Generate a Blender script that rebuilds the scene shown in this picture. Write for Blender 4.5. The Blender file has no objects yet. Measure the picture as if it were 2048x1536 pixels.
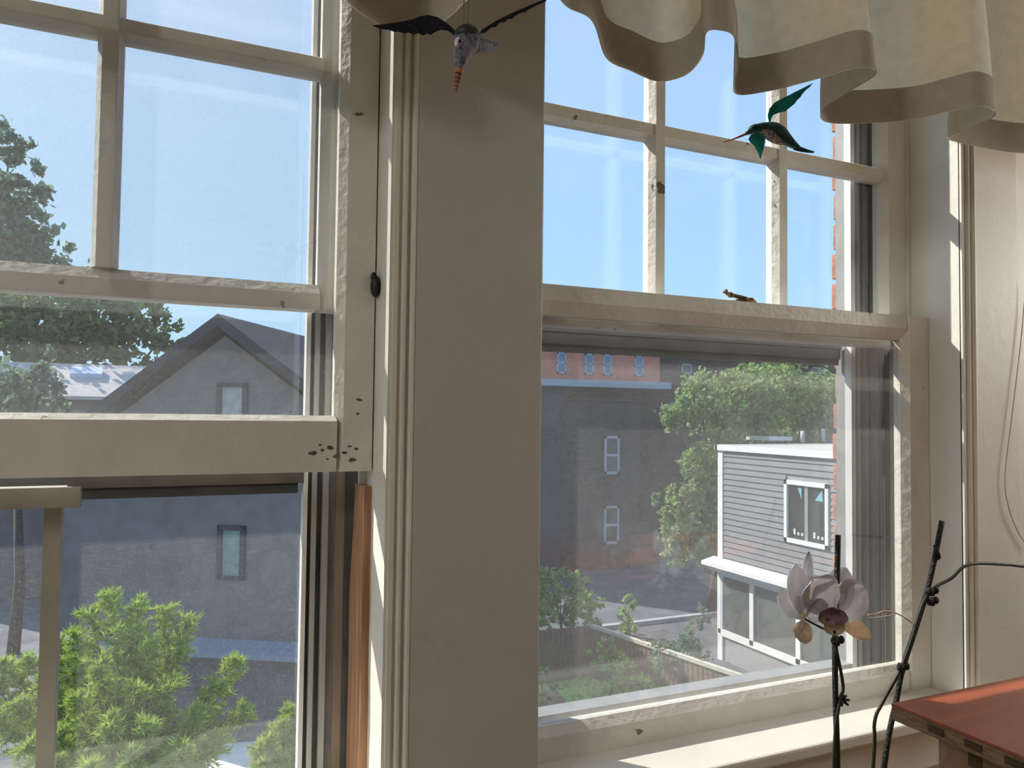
import bpy, math, random
import numpy as np
from mathutils import Vector, Matrix, noise

# ------------------------------------------------------------------ camera
S = bpy.context.scene
COL = S.collection
EYE = 1.55                       # eye height above the room floor
F = 1540.0
YAW, PITCH, ROLL = (math.radians(a) for a in (24.38, 2.18, 0.67))
_f = Vector((math.sin(YAW)*math.cos(PITCH), math.cos(YAW)*math.cos(PITCH), math.sin(PITCH)))
_r = Vector((math.cos(YAW), -math.sin(YAW), 0)); _u = _r.cross(_f)
RGT = math.cos(ROLL)*_r + math.sin(ROLL)*_u
UPV = -math.sin(ROLL)*_r + math.cos(ROLL)*_u
FWD = _f
cam_d = bpy.data.cameras.new('camera'); cam = bpy.data.objects.new('camera', cam_d); COL.objects.link(cam)
cam_d.sensor_width = 36; cam_d.lens = F/2048*36; cam_d.clip_start = .02; cam_d.clip_end = 500
cam.matrix_world = Matrix(((RGT.x, UPV.x, -FWD.x, 0), (RGT.y, UPV.y, -FWD.y, 0), (RGT.z, UPV.z, -FWD.z, EYE), (0, 0, 0, 1)))
S.camera = cam
# ------------------------------------------------------------------ light
S.view_settings.view_transform = 'Standard'; S.view_settings.look = 'None'
S.view_settings.gamma = 1; S.view_settings.use_curve_mapping = False
S.view_settings.exposure = 0.3
S.cycles.max_bounces = 6; S.cycles.diffuse_bounces = 4; S.cycles.glossy_bounces = 2; S.cycles.transmission_bounces = 4; S.cycles.transparent_max_bounces = 16
S.cycles.use_adaptive_sampling = True; S.cycles.adaptive_threshold = .05; S.cycles.adaptive_min_samples = 12
S.cycles.caustics_reflective = False; S.cycles.caustics_refractive = False
S.cycles.sample_clamp_indirect = 6
W = bpy.data.worlds.new('sky'); S.world = W; W.use_nodes = True
nt = W.node_tree; nt.nodes.clear()
tc = nt.nodes.new('ShaderNodeTexCoord'); sx = nt.nodes.new('ShaderNodeSeparateXYZ')
cr = nt.nodes.new('ShaderNodeValToRGB'); bg = nt.nodes.new('ShaderNodeBackground'); wo = nt.nodes.new('ShaderNodeOutputWorld')
nt.links.new(tc.outputs['Generated'], sx.inputs[0]); nt.links.new(sx.outputs[2], cr.inputs[0])
dt = nt.nodes.new('ShaderNodeVectorMath'); dt.operation = 'DOT_PRODUCT'; nt.links.new(tc.outputs['Generated'], dt.inputs[0])
pw_ = nt.nodes.new('ShaderNodeMath'); pw_.operation = 'POWER'; pw_.use_clamp = True; pw_.inputs[1].default_value = 3.0
mx0 = nt.nodes.new('ShaderNodeMath'); mx0.operation = 'MAXIMUM'; mx0.inputs[1].default_value = 0.0; nt.links.new(dt.outputs['Value'], mx0.inputs[0]); nt.links.new(mx0.outputs[0], pw_.inputs[0])
gl_w = nt.nodes.new('ShaderNodeMix'); gl_w.data_type = 'RGBA'; gl_w.blend_type = 'ADD'; gl_w.inputs[7].default_value = (.42, .42, .34, 1)   # the sky brightens towards the sun
nt.links.new(pw_.outputs[0], gl_w.inputs[0]); nt.links.new(cr.outputs[0], gl_w.inputs[6]); nt.links.new(gl_w.outputs[2], bg.inputs[0]); nt.links.new(bg.outputs[0], wo.inputs[0])
el = cr.color_ramp.elements
el[0].position = 0.0; el[0].color = (.46, .75, .97, 1)
el[1].position = 1.0; el[1].color = (.22, .42, .86, 1)
e = el.new(.22); e.color = (.36, .63, .96, 1)
e = el.new(.45); e.color = (.34, .55, .93, 1)
bg.inputs[1].default_value = 1.05
SLOPE, AZ = 1.1, math.radians(39)
ELV = math.atan(SLOPE*math.cos(AZ))
sun_d = bpy.data.lights.new('sun', 'SUN'); sun_d.energy = 7.0; sun_d.angle = math.radians(.6); sun_d.color = (1, .95, .85)
sun = bpy.data.objects.new('sun', sun_d); COL.objects.link(sun)
SUND = Vector((math.sin(AZ)*math.cos(ELV), -math.cos(AZ)*math.cos(ELV), -math.sin(ELV)))
dt.inputs[1].default_value = -SUND
sun.rotation_euler = SUND.to_track_quat('-Z', 'Y').to_euler(); sun.location = (-3, 6, 8)

# ------------------------------------------------------------------ helpers
rng = random.Random(7); nrg = np.random.default_rng(7)
def ray(px, py): return FWD + RGT*((px-1024)/F) - UPV*((py-768)/F)
def P(px, py, Y):                # where the line of sight meets the plane Y (eye-relative)
    d = ray(px, py); return d*(Y/d.y)
def PZ(px, py, z):
    d = ray(px, py); return d*(z/d.z)
def PX(px, py, X):
    d = ray(px, py); return d*(X/d.x)

class MB:
    def __init__(s): s.v = []; s.f = []
    def face(s, pts):
        n = len(s.v); s.v += [tuple(p) for p in pts]; s.f.append(tuple(range(n, n+len(pts))))
    def box(s, x0, x1, y0, y1, z0, z1):
        n = len(s.v)
        s.v += [(x0,y0,z0),(x1,y0,z0),(x1,y1,z0),(x0,y1,z0),(x0,y0,z1),(x1,y0,z1),(x1,y1,z1),(x0,y1,z1)]
        s.f += [tuple(n+i for i in q) for q in ((0,3,2,1),(4,5,6,7),(0,1,5,4),(1,2,6,5),(2,3,7,6),(3,0,4,7))]
        return s
    def obox(s, c, ax, ay, az):  # oriented box: centre, three half-axes
        n = len(s.v); c = Vector(c); ax = Vector(ax); ay = Vector(ay); az = Vector(az)
        for k in ((-1,-1,-1),(1,-1,-1),(1,1,-1),(-1,1,-1),(-1,-1,1),(1,-1,1),(1,1,1),(-1,1,1)):
            s.v.append(tuple(c+ax*k[0]+ay*k[1]+az*k[2]))
        s.f += [tuple(n+i for i in q) for q in ((0,3,2,1),(4,5,6,7),(0,1,5,4),(1,2,6,5),(2,3,7,6),(3,0,4,7))]
        return s
    def prism(s, poly, d0, d1):  # poly list of 3-vectors at offset d0, extruded to d1
        n = len(s.v); k = len(poly); d0 = Vector(d0); d1 = Vector(d1)
        s.v += [tuple(Vector(p)+d0) for p in poly] + [tuple(Vector(p)+d1) for p in poly]
        s.f.append(tuple(range(n+k-1, n-1, -1))); s.f.append(tuple(range(n+k, n+2*k)))
        for i in range(k):
            j = (i+1) % k; s.f.append((n+i, n+j, n+k+j, n+k+i))
        return s
    def vbar(s, prof, z0, z1): return s.prism([(x, y, 0) for x, y in prof], (0,0,z0), (0,0,z1))      # profile in X,Y
    def hbar(s, prof, x0, x1): return s.prism([(0, y, z) for y, z in prof], (x0,0,0), (x1,0,0))      # profile in Y,Z
    def tube(s, path, rad, n=8):
        path = [Vector(p) for p in path]; m = len(path)
        if not hasattr(rad, '__len__'): rad = [rad]*m
        b = len(s.v); up = None
        for i, p in enumerate(path):
            t = (path[min(i+1, m-1)]-path[max(i-1, 0)]).normalized()
            if up is None: up = t.orthogonal().normalized()
            up = (up - t*up.dot(t)).normalized(); w = t.cross(up)
            for k in range(n):
                a = 2*math.pi*k/n; s.v.append(tuple(p+(up*math.cos(a)+w*math.sin(a))*rad[i]))
        for i in range(m-1):
            for k in range(n):
                k2 = (k+1) % n; s.f.append((b+i*n+k, b+i*n+k2, b+(i+1)*n+k2, b+(i+1)*n+k))
        s.f.append(tuple(b+k for k in range(n-1, -1, -1))); s.f.append(tuple(b+(m-1)*n+k for k in range(n)))
        return s
    def ball(s, c, rx, ry=None, rz=None, n=12, m=8):
        ry = ry or rx; rz = rz or rx; c = Vector(c); b = len(s.v)
        s.v.append(tuple(c+Vector((0,0,rz))))
        for i in range(1, m):
            t = math.pi*i/m
            for k in range(n):
                a = 2*math.pi*k/n; s.v.append((c.x+rx*math.sin(t)*math.cos(a), c.y+ry*math.sin(t)*math.sin(a), c.z+rz*math.cos(t)))
        s.v.append(tuple(c-Vector((0,0,rz)))); e = len(s.v)-1
        for k in range(n):
            k2 = (k+1) % n
            s.f.append((b, b+1+k, b+1+k2)); s.f.append((e, b+1+(m-2)*n+k2, b+1+(m-2)*n+k))
            for i in range(m-2): s.f.append((b+1+i*n+k, b+1+(i+1)*n+k, b+1+(i+1)*n+k2, b+1+i*n+k2))
        return s
    def lathe(s, c, prof, n=20):  # prof list (r, z)
        b = len(s.v); c = Vector(c)
        for r, z in prof:
            for k in range(n):
                a = 2*math.pi*k/n; s.v.append((c.x+r*math.cos(a), c.y+r*math.sin(a), c.z+z))
        for i in range(len(prof)-1):
            for k in range(n):
                k2 = (k+1) % n; s.f.append((b+i*n+k, b+i*n+k2, b+(i+1)*n+k2, b+(i+1)*n+k))
        return s
    def build(s, name, mat, parent=None, smooth=False, bevel=0):
        me = bpy.data.meshes.new(name)
        me.from_pydata([(x, y, z+EYE) for x, y, z in s.v], [], s.f); me.update()
        o = bpy.data.objects.new(name, me); COL.objects.link(o)
        if mat is not None: me.materials.append(mat)
        if smooth: me.polygons.foreach_set('use_smooth', [True]*len(me.polygons))
        if parent is not None:
            o.parent = parent; o.matrix_parent_inverse = wm(parent).inverted()
        if bevel:
            b = o.modifiers.new('bevel', 'BEVEL'); b.width = bevel; b.segments = 2; b.limit_method = 'ANGLE'
        return o
def wm(o):
    m = o.matrix_basis.copy()
    return (wm(o.parent) @ o.matrix_parent_inverse @ m) if o.parent else m
def empty(name, loc, label=None, cat=None, group=None, kind=None):
    o = bpy.data.objects.new(name, None); COL.objects.link(o); o.empty_display_size = .05
    o.location = (loc[0], loc[1], loc[2]+EYE)
    return tag(o, label, cat, group, kind)
def tag(o, label=None, cat=None, group=None, kind=None):
    if label: o['label'] = label
    if cat: o['category'] = cat
    if group: o['group'] = group
    if kind: o['kind'] = kind
    return o
def box(name, mat, parent, *a, bevel=0): return MB().box(*a).build(name, mat, parent, bevel=bevel)
def catmull(pts, k=8):
    pts = [Vector(p) for p in pts]; out = []
    for i in range(len(pts)-1):
        a, b, c, d = pts[max(i-1, 0)], pts[i], pts[i+1], pts[min(i+2, len(pts)-1)]
        for j in range(k):
            t = j/k; out.append(.5*((2*b)+(c-a)*t+(2*a-5*b+4*c-d)*t*t+(3*b-a-3*c+d)*t**3))
    out.append(pts[-1]); return out

# ------------------------------------------------------------------ materials
def mat(name, col, rough=.6, var=.08, scale=12, bump=.0, bscale=60, metal=0, chips=None, stretch=(1,1,1), col2=None, spec=.4, trans=0):
    m = bpy.data.materials.new(name); m.use_nodes = True; t = m.node_tree; N = t.nodes; L = t.links
    b = N['Principled BSDF']; b.inputs['Roughness'].default_value = rough; b.inputs['Metallic'].default_value = metal
    b.inputs['Specular IOR Level'].default_value = spec
    tx = N.new('ShaderNodeTexCoord'); mp = N.new('ShaderNodeMapping'); L.new(tx.outputs['Object'], mp.inputs[0]); mp.inputs['Scale'].default_value = stretch
    nz = N.new('ShaderNodeTexNoise'); nz.inputs['Scale'].default_value = scale; nz.inputs['Detail'].default_value = 6; L.new(mp.outputs[0], nz.inputs[0])
    r = N.new('ShaderNodeValToRGB'); L.new(nz.outputs[0], r.inputs[0])
    c2 = col2 or [c*(1-var*2.2) for c in col]
    r.color_ramp.elements[0].position = .3; r.color_ramp.elements[0].color = (*c2, 1)
    r.color_ramp.elements[1].position = .7; r.color_ramp.elements[1].color = (*col, 1)
    out = r.outputs[0]
    if chips:
        cc, amt, cs = chips
        n2 = N.new('ShaderNodeTexNoise'); n2.inputs['Scale'].default_value = cs; n2.inputs['Detail'].default_value = 5; L.new(tx.outputs['Object'], n2.inputs[0])
        r2 = N.new('ShaderNodeValToRGB'); r2.color_ramp.elements[0].position = amt; r2.color_ramp.elements[1].position = amt+.015; L.new(n2.outputs[0], r2.inputs[0])
        mx = N.new('ShaderNodeMix'); mx.data_type = 'RGBA'; L.new(r2.outputs[0], mx.inputs[0]); L.new(out, mx.inputs[6]); mx.inputs[7].default_value = (*cc, 1); out = mx.outputs[2]
    L.new(out, b.inputs['Base Color'])
    if bump:
        n3 = N.new('ShaderNodeTexNoise'); n3.inputs['Scale'].default_value = bscale; n3.inputs['Detail'].default_value = 4; L.new(mp.outputs[0], n3.inputs[0])
        bp = N.new('ShaderNodeBump'); bp.inputs['Strength'].default_value = bump; bp.inputs['Distance'].default_value = .01; L.new(n3.outputs[0], bp.inputs['Height']); L.new(bp.outputs[0], b.inputs['Normal'])
    if trans:
        tr = N.new('ShaderNodeBsdfTranslucent'); L.new(out, tr.inputs[0]); ms = N.new('ShaderNodeMixShader'); ms.inputs[0].default_value = trans
        L.new(b.outputs[0], ms.inputs[1]); L.new(tr.outputs[0], ms.inputs[2]); L.new(ms.outputs[0], N['Material Output'].inputs[0])
    return m
def glassmat(name, tint, dust, speck, refl=1.5):
    m = bpy.data.materials.new(name); m.use_nodes = True; t = m.node_tree; N = t.nodes; L = t.links; N.remove(N['Principled BSDF'])
    tr = N.new('ShaderNodeBsdfTransparent'); tr.inputs[0].default_value = (*tint, 1)
    gl = N.new('ShaderNodeBsdfGlossy'); gl.inputs['Roughness'].default_value = .015
    lw = N.new('ShaderNodeLayerWeight'); lw.inputs[0].default_value = .5
    pw = N.new('ShaderNodeMath'); pw.operation = 'POWER'; pw.inputs[1].default_value = 5; L.new(lw.outputs['Facing'], pw.inputs[0])
    f0 = ((refl-1)/(refl+1))**2; fr = N.new('ShaderNodeMath'); fr.operation = 'MULTIPLY_ADD'; fr.inputs[1].default_value = 1-f0; fr.inputs[2].default_value = f0; L.new(pw.outputs[0], fr.inputs[0])
    m1 = N.new('ShaderNodeMixShader'); L.new(fr.outputs[0], m1.inputs[0]); L.new(tr.outputs[0], m1.inputs[1]); L.new(gl.outputs[0], m1.inputs[2])
    df = N.new('ShaderNodeBsdfDiffuse'); df.inputs[0].default_value = (.75,.75,.72,1); tl = N.new('ShaderNodeBsdfTranslucent'); tl.inputs[0].default_value = (.8,.8,.78,1)
    md = N.new('ShaderNodeMixShader'); md.inputs[0].default_value = .6; L.new(df.outputs[0], md.inputs[1]); L.new(tl.outputs[0], md.inputs[2])
    tx = N.new('ShaderNodeTexCoord'); nz = N.new('ShaderNodeTexNoise'); nz.inputs['Scale'].default_value = 5; nz.inputs['Detail'].default_value = 3; L.new(tx.outputs['Object'], nz.inputs[0])
    mr = N.new('ShaderNodeMapRange'); mr.inputs[1].default_value = .3; mr.inputs[2].default_value = .7; mr.inputs[3].default_value = dust*.6; mr.inputs[4].default_value = dust*1.3; L.new(nz.outputs[0], mr.inputs[0])
    n2 = N.new('ShaderNodeTexNoise'); n2.inputs['Scale'].default_value = 420; n2.inputs['Detail'].default_value = 1; L.new(tx.outputs['Object'], n2.inputs[0])
    m2 = N.new('ShaderNodeMapRange'); m2.inputs[1].default_value = .6; m2.inputs[2].default_value = .72; m2.inputs[3].default_value = 0; m2.inputs[4].default_value = speck; L.new(n2.outputs[0], m2.inputs[0])
    ad = N.new('ShaderNodeMath'); ad.operation = 'ADD'; L.new(mr.outputs[0], ad.inputs[0]); L.new(m2.outputs[0], ad.inputs[1])
    m3 = N.new('ShaderNodeMixShader'); L.new(ad.outputs[0], m3.inputs[0]); L.new(m1.outputs[0], m3.inputs[1]); L.new(md.outputs[0], m3.inputs[2])
    L.new(m3.outputs[0], N['Material Output'].inputs[0]); return m
def leafmat(name, c1, c2, trans=.45):
    m = bpy.data.materials.new(name); m.use_nodes = True; t = m.node_tree; N = t.nodes; L = t.links; N.remove(N['Principled BSDF'])
    g = N.new('ShaderNodeNewGeometry'); r = N.new('ShaderNodeValToRGB'); L.new(g.outputs['Random Per Island'], r.inputs[0])
    r.color_ramp.elements[0].color = (*c1, 1); r.color_ramp.elements[1].color = (*c2, 1)
    d = N.new('ShaderNodeBsdfDiffuse'); x = N.new('ShaderNodeBsdfTranslucent'); ms = N.new('ShaderNodeMixShader'); ms.inputs[0].default_value = trans
    L.new(r.outputs[0], d.inputs[0]); L.new(r.outputs[0], x.inputs[0]); L.new(d.outputs[0], ms.inputs[1]); L.new(x.outputs[0], ms.inputs[2]); L.new(ms.outputs[0], N['Material Output'].inputs[0])
    return m
CREAM = (.80, .775, .71)
M = {}
M['paint'] = mat('cream_gloss_paint', CREAM, .45, .04, 9, .10, 45)
M['paint_chipped'] = mat('chipped_cream_paint', (.79,.765,.70), .5, .06, 14, .25, 60, chips=((.20,.17,.13), .70, 26))
M['paint_upper'] = mat('weathered_white_paint', (.88,.855,.785), .5, .05, 14, .25, 60, chips=((.20,.17,.13), .70, 26))
M['wall'] = mat('beige_wall_paint', (.70,.67,.60), .55, .04, 5, .12, 35)
M['pier'] = mat('shaded_pier_paint', (.54,.535,.50), .5, .03, 6, .16, 28)  # same paint as the casings, pier's shade put into a darker colour
M['ceil'] = mat('white_ceiling', (.8,.79,.76), .8)
M['floor'] = mat('oak_floor', (.42,.27,.15), .4, .2, 4, stretch=(1,12,1))
M['wood'] = mat('bare_wood', (.52,.29,.16), .7, .25, 6, .3, 20, stretch=(14,14,1.0), col2=(.30,.16,.09))
M['alu'] = mat('weathered_aluminium', (.52,.52,.51), .45, .1, 30, metal=.3, stretch=(1,1,.2))
M['alu_white'] = mat('white_track', (.80,.80,.78), .4, .06, 20)
M['alu_dark'] = mat('dark_track', (.13,.13,.13), .5, .15, 20)
M['alu_brown'] = mat('tan_track', (.36,.29,.23), .6, .15, 20, stretch=(3,3,.3))
M['alu_charcoal'] = mat('charcoal_track', (.15,.15,.155), .5, .12, 25)
M['alu_umber'] = mat('umber_track', (.13,.11,.09), .6, .15, 20)
M['stub'] = mat('dull_stub_paint', (.34,.31,.25), .6, .1, 20)
M['alu_grey'] = mat('grey_track', (.30,.30,.30), .5, .12, 25)
M['brick'] = mat('red_brick', (.50,.20,.13), .85, .2, 30, .3, 90)
M['mortar'] = mat('mortar', (.45,.42,.38), .9)
M['glass'] = glassmat('window_glass', (.985,.99,.99), .012, .02)
M['glass_dusty'] = glassmat('dusty_glass', (.99,.99,.99), .034, .06, 1.95)
M['glass_storm'] = glassmat('storm_glass', (.965,.97,.97), .036, .06, 1.6)
M['black'] = mat('black_metal', (.015,.015,.015), .4)
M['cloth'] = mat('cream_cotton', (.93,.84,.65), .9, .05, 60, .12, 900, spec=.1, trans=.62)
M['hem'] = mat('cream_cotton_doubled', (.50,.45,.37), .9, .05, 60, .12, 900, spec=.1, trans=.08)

# ================================================================== THE ROOM
Y0 = .95                       # plaster plane
YC = .938                      # casing plane
YS = 1.015                     # lower sash face
YU = 1.056                     # upper sash face
YO = 1.245                      # outside of the wall
LW = (-.66, .258)              # left opening in X
RW = (.472, 1.34)              # right opening in X
ZB, ZT = -.53, .86             # opening in Z (eye-relative)
FL, CE = -EYE, 1.25
w = MB()
w.box(-2.4, LW[0]-.02, Y0, YO-.11, FL, CE); w.box(LW[1]+.02, RW[0]-.02, Y0, YO-.11, FL, CE); w.box(RW[1]+.02, 2.4, Y0, YO-.11, FL, CE)
for a, b in (LW, RW):
    w.box(a-.02, b+.02, Y0, YO-.11, FL, ZB-.03); w.box(a-.02, b+.02, Y0, YO-.11, ZT, CE)
tag(w.build('wall_front', M['wall']), kind='structure')
tag(box('floor', M['floor'], None, -2.4, 2.4, -3.4, Y0, FL-.05, FL), kind='structure')
tag(box('ceiling', M['ceil'], None, -2.4, 2.4, -3.4, YO, CE, CE+.05), kind='structure')
tag(box('wall_left', M['wall'], None, -2.45, -2.4, -3.4, YO-.11, FL, CE), kind='structure')
tag(box('wall_right', M['wall'], None, 2.4, 2.45, -3.4, YO-.11, FL, CE), kind='structure')
tag(box('wall_back', M['wall'], None, -2.4, 2.4, -3.45, -3.4, FL, CE), kind='structure')

# exterior brick reveals, one brick at a time
rev = tag(MB().box(RW[1]+.035, RW[1]+.30, YO-.08, YO+.02, ZB-.1, ZT).box(.31, .375, YO-.08, YO+.02, ZB-.1, ZT).box(-.9, LW[0]-.035, YO-.08, YO+.02, ZB-.1, ZT).box(-.9, 1.64, YO-.08, YO+.02, ZT, ZT+.4).box(-.9, 1.64, YO-.08, YO+.02, -1.6, ZB-.1).build('wall_outside', M['mortar']), kind='structure')
bk = {}
for side, x0, sg in (('r', RW[1]+.022, 1), ('p1', LW[1]+.022, 1), ('p2', RW[0]-.085, -1)):
    z = ZB-.1; i = 0
    while z < ZT:
        ln = .10 if i % 2 else .085
        if sg < 0: ln = .06
        key = (round(ln, 3))
        if key not in bk:
            o = MB().box(0, ln, 0, .105, 0, .057).build('brick', M['brick'], rev, bevel=.003); bk[key] = o; me = o.data
            for v in me.vertices: v.co.z -= EYE
        else:
            o = bk[key].copy(); COL.objects.link(o); o.parent = rev
        o.matrix_basis = Matrix.Translation(((x0 if sg > 0 else x0-ln)+rng.uniform(-.003,.003), YO-.08+rng.uniform(-.003,.003), z+EYE))
        z += .067; i += 1

# casings: moulding strips and the flat pier board
def moulding(name, x_in, x_out, zb=-.505, zt=1.0):
    s = 1 if x_out > x_in else -1; wd = abs(x_out-x_in); m = MB()
    prof = [(x_in, Y0+.002), (x_in, Y0-.004), (x_in+s*.006, Y0-.005), (x_in+s*.0075, Y0-.001), (x_in+s*.0105, Y0-.001), (x_in+s*.012, Y0-.009),
            (x_in+s*.0155, Y0-.0095), (x_in+s*.0175, Y0-.004), (x_in+s*.0205, Y0-.004), (x_in+s*.0225, Y0-.014), (x_out, Y0-.014), (x_out, Y0+.002)]
    if s < 0: prof = prof[::-1]
    m.vbar(prof, zb, zt); return tag(m.build(name, M['paint']), kind='structure')
moulding('trim_1', LW[1]+.004, LW[1]+.030); 
moulding('trim_3', RW[1], RW[1]+.026); moulding('trim_4', LW[0], LW[0]-.026)
pb = MB().box(LW[1]+.029, RW[0]-.002, YC-.001, Y0+.002, FL+.0, 1.02)
tag(pb.build('trim_5', M['pier'], bevel=.003), kind='structure')
tag(box('trim_6', M['wall'], None, RW[1]+.025, RW[1]+.15, YC, Y0+.002, -.505, 1.02, bevel=.002), kind='structure')
tag(box('trim_7', M['wall'], None, LW[0]-.15, LW[0]-.025, YC, Y0+.002, -.505, 1.02, bevel=.002), kind='structure')

# ------------------------------------------------------------------ windows
def frame_bars(mb, x0, x1, z0, z1, y, th, sl, sr, rb, rt, bev):
    """sash frame: stiles sl, sr wide; rails rb, rt tall; bevelled towards the glass"""
    g = y+.014; b = bev
    mb.vbar([(x0, y), (x0+sl-b, y), (x0+sl, g), (x0+sl, y+th-.008), (x0+sl-.010, y+th), (x0, y+th)], z0, z1)
    mb.vbar([(x1, y+th), (x1-sr+.010, y+th), (x1-sr, y+th-.008), (x1-sr, g), (x1-sr+b, y), (x1, y)], z0, z1)
def rails(mb, x0, x1, z0, z1, y, th, rb, rt, bb, bt):
    g = y+.014
    mb.hbar([(y, z0), (y, z0+rb-bb), (g, z0+rb), (y+th-.008, z0+rb), (y+th, z0+rb-.008), (y+th, z0)], x0, x1)
    mb.hbar([(y, z1), (y+th, z1), (y+th, z1-rt+.008), (y+th-.008, z1-rt), (g, z1-rt), (y, z1-rt+bt)], x0, x1)
def hmuntin(x0, x1, zc, w_, y, th):
    return MB().hbar([(y+.002, zc-w_*.30), (y+.002, zc+w_*.30), (y+.014, zc+w_/2), (y+th-.008, zc+w_/2), (y+th, zc+w_*.2), (y+th, zc-w_*.2), (y+th-.008, zc-w_/2), (y+.014, zc-w_/2)], x0, x1)
def vmuntin(xc, z0, z1, w_, y, th):
    return MB().vbar([(xc-w_*.30, y), (xc+w_*.30, y), (xc+w_/2, y+.014), (xc+w_/2, y+th-.008), (xc+w_*.2, y+th), (xc-w_*.2, y+th), (xc-w_/2, y+th-.008), (xc-w_/2, y+.014)], z0, z1)
TH = .036
def make_window(idx, ow, muntins, glass_r, lower_z, l_stile, l_bot):
    x0, x1 = ow
    root = empty('window_%d' % idx, ((x0+x1)/2, Y0+.05, ZB), kind='structure')
    # jamb liners
    for nm, a, b in (('jamb', x0-.02, x0), ('jamb', x1, x1+.02)):
        box(nm, M['paint'], root, a, b, Y0, 1.135, ZB, ZT)
    box('head_jamb', M['paint'], root, x0-.02, x1+.02, Y0, 1.10, ZT-.02, ZT)
    for xa, xb in ((x0, x0+.010), (x1-.010, x1)):
        box('parting_bead', M['paint_chipped'], root, xa, xb, YS+TH+.0005, YU-.0005, ZB+.03, ZT-.02)
    box('sill', M['paint_chipped'], root, x0-.02, x1+.02, Y0+.045, 1.155, ZB-.03, ZB)
    # upper sash
    uz0, uz1 = .137, ZT-.022; sl = .056 if idx == 2 else .07; sr = x1-glass_r
    m = MB(); frame_bars(m, x0+.001, x1-.001, uz0, uz1, YU, TH, sl, sr, 0, 0, .012)
    rails(m, x0+sl-.001, glass_r+.001, uz0, uz1, YU, TH, .036, .05, .014, .012)
    us = m.build('upper_sash', M['paint_upper'], root)
    gz0, gz1 = uz0+.036, uz1-.05; zm = .476
    hmuntin(x0+sl, glass_r, zm, .030, YU, TH).build('muntin', M['paint_upper'], us)
    for xc in muntins: vmuntin(xc, gz0, gz1, .030, YU, TH).build('muntin', M['paint_upper'], us)
    xs = [x0+sl] + list(muntins) + [glass_r]
    for i in range(len(xs)-1):
        for za, zb in ((gz0, zm), (zm, gz1)):
            box('pane', M['glass'], us, xs[i]+(.006 if i else 0), xs[i+1]-(.006 if i < len(xs)-2 else 0), YU+.018, YU+.021, za, zb)
    # lower sash
    lz0 = lower_z; lz1 = lower_z+.715; rt = .045
    gr = x1-l_stile; sl2 = .030 if idx == 2 else .05
    m = MB(); frame_bars(m, x0+.001, x1-.002, lz0, lz1, YS, TH, sl2, l_stile-.001, 0, 0, .010)
    rails(m, x0+sl2-.001, gr+.001, lz0, lz1, YS, TH, l_bot, rt, .007 if idx == 1 else .012, .021)
    ls = m.build('lower_sash', M['paint_chipped'], root)
    box('pane', M['glass_dusty'], ls, x0+sl2, gr, YS+.018, YS+.021, lz0+l_bot, lz1-rt)
    return root, us, ls
w1, u1, l1 = make_window(1, LW, (-.338, -.070), .190, -.079, .050, .073)
w2, u2, l2 = make_window(2, RW, (.746, 1.014), 1.272, -.522, .062, .062)

# peeled paint on the corner of the raised sash
CHP = mat('bared_dark_wood', (.22,.19,.15), .8, .3, 80)
for (px, py, r_) in ((627,906,7),(645,900,4),(662,896,6),(672,912,5),(688,906,5),(700,893,3.5),(713,898,4),(640,890,3),(718,800,5),(716,828,3.5),(705,920,6),(655,918,3)):
    c = P(px, py, YS); k_ = 9; po = []
    for i in range(k_):
        a = 2*math.pi*i/k_; rr = r_*(.6+.6*rng.random())*YS/1640; po.append((c.x+rr*1.4*math.cos(a), YS-.0003, c.z+rr*.8*math.sin(a)))
    MB().prism(po, (0,0,0), (0,.0005,0)).build('peeled_patch', CHP, l1)

# storm windows outside (tracks, rails, panes)
def strips(root, spec):
    for xa, xb, ya, yb, mm in spec: box('storm_track', M[mm], root, min(xa,xb), max(xa,xb), ya, yb, ZB+.002, ZT-.02)
strips(w1, [(.258, .240, 1.100, 1.150, 'alu_dark'), (.240, .228, 1.103, 1.150, 'alu_brown'), (.228, .217, 1.108, 1.15, 'alu_grey'), (.217, .209, 1.101, 1.15, 'alu'), (.209, .201, 1.112, 1.15, 'alu_dark'),
            (.201, .194, 1.104, 1.15, 'alu'), (.194, .188, 1.114, 1.15, 'alu_dark'), (.188, .182, 1.102, 1.120, 'alu_white')])
strips(w2, [(1.34, 1.300, 1.104, 1.150, 'alu_dark'), (1.300, 1.290, 1.098, 1.15, 'alu_grey'), (1.290, 1.276, 1.108, 1.15, 'alu_dark'), (1.276, 1.268, 1.100, 1.15, 'alu_grey'), (1.268, 1.258, 1.110, 1.15, 'alu_grey'),
            (1.258, 1.250, 1.103, 1.15, 'alu'), (1.250, 1.243, 1.112, 1.15, 'alu_grey'), (1.243, 1.232, 1.102, 1.118, 'alu_white')])
strips(w1, [(LW[0], LW[0]+.06, 1.10, 1.15, 'alu_grey')]); strips(w2, [(RW[0], RW[0]+.015, 1.10, 1.15, 'alu_grey')])
# left storm: rail proud of the lower pane, its light stub and the slim stile
box('storm_rail', M['alu_dark'], w1, LW[0]+.06, .182, 1.150, 1.170, -.119, -.088)
box('storm_rail', M['alu_umber'], w1, -.105, .182, 1.100, 1.149, -.100, -.082)
box('storm_rail', M['stub'], w1, LW[0]+.06, -.090, 1.090, 1.118, -.122, -.097)
box('storm_stile', M['stub'], w1, -.131, -.112, 1.118, 1.150, ZB+.003, -.119)
box('storm_pane', M['glass_storm'], w1, LW[0]+.06, .182, 1.120, 1.123, ZB+.003, -.105)
box('storm_pane', M['glass'], w1, LW[0]+.06, .182, 1.158, 1.161, -.09, ZT-.03)
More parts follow.
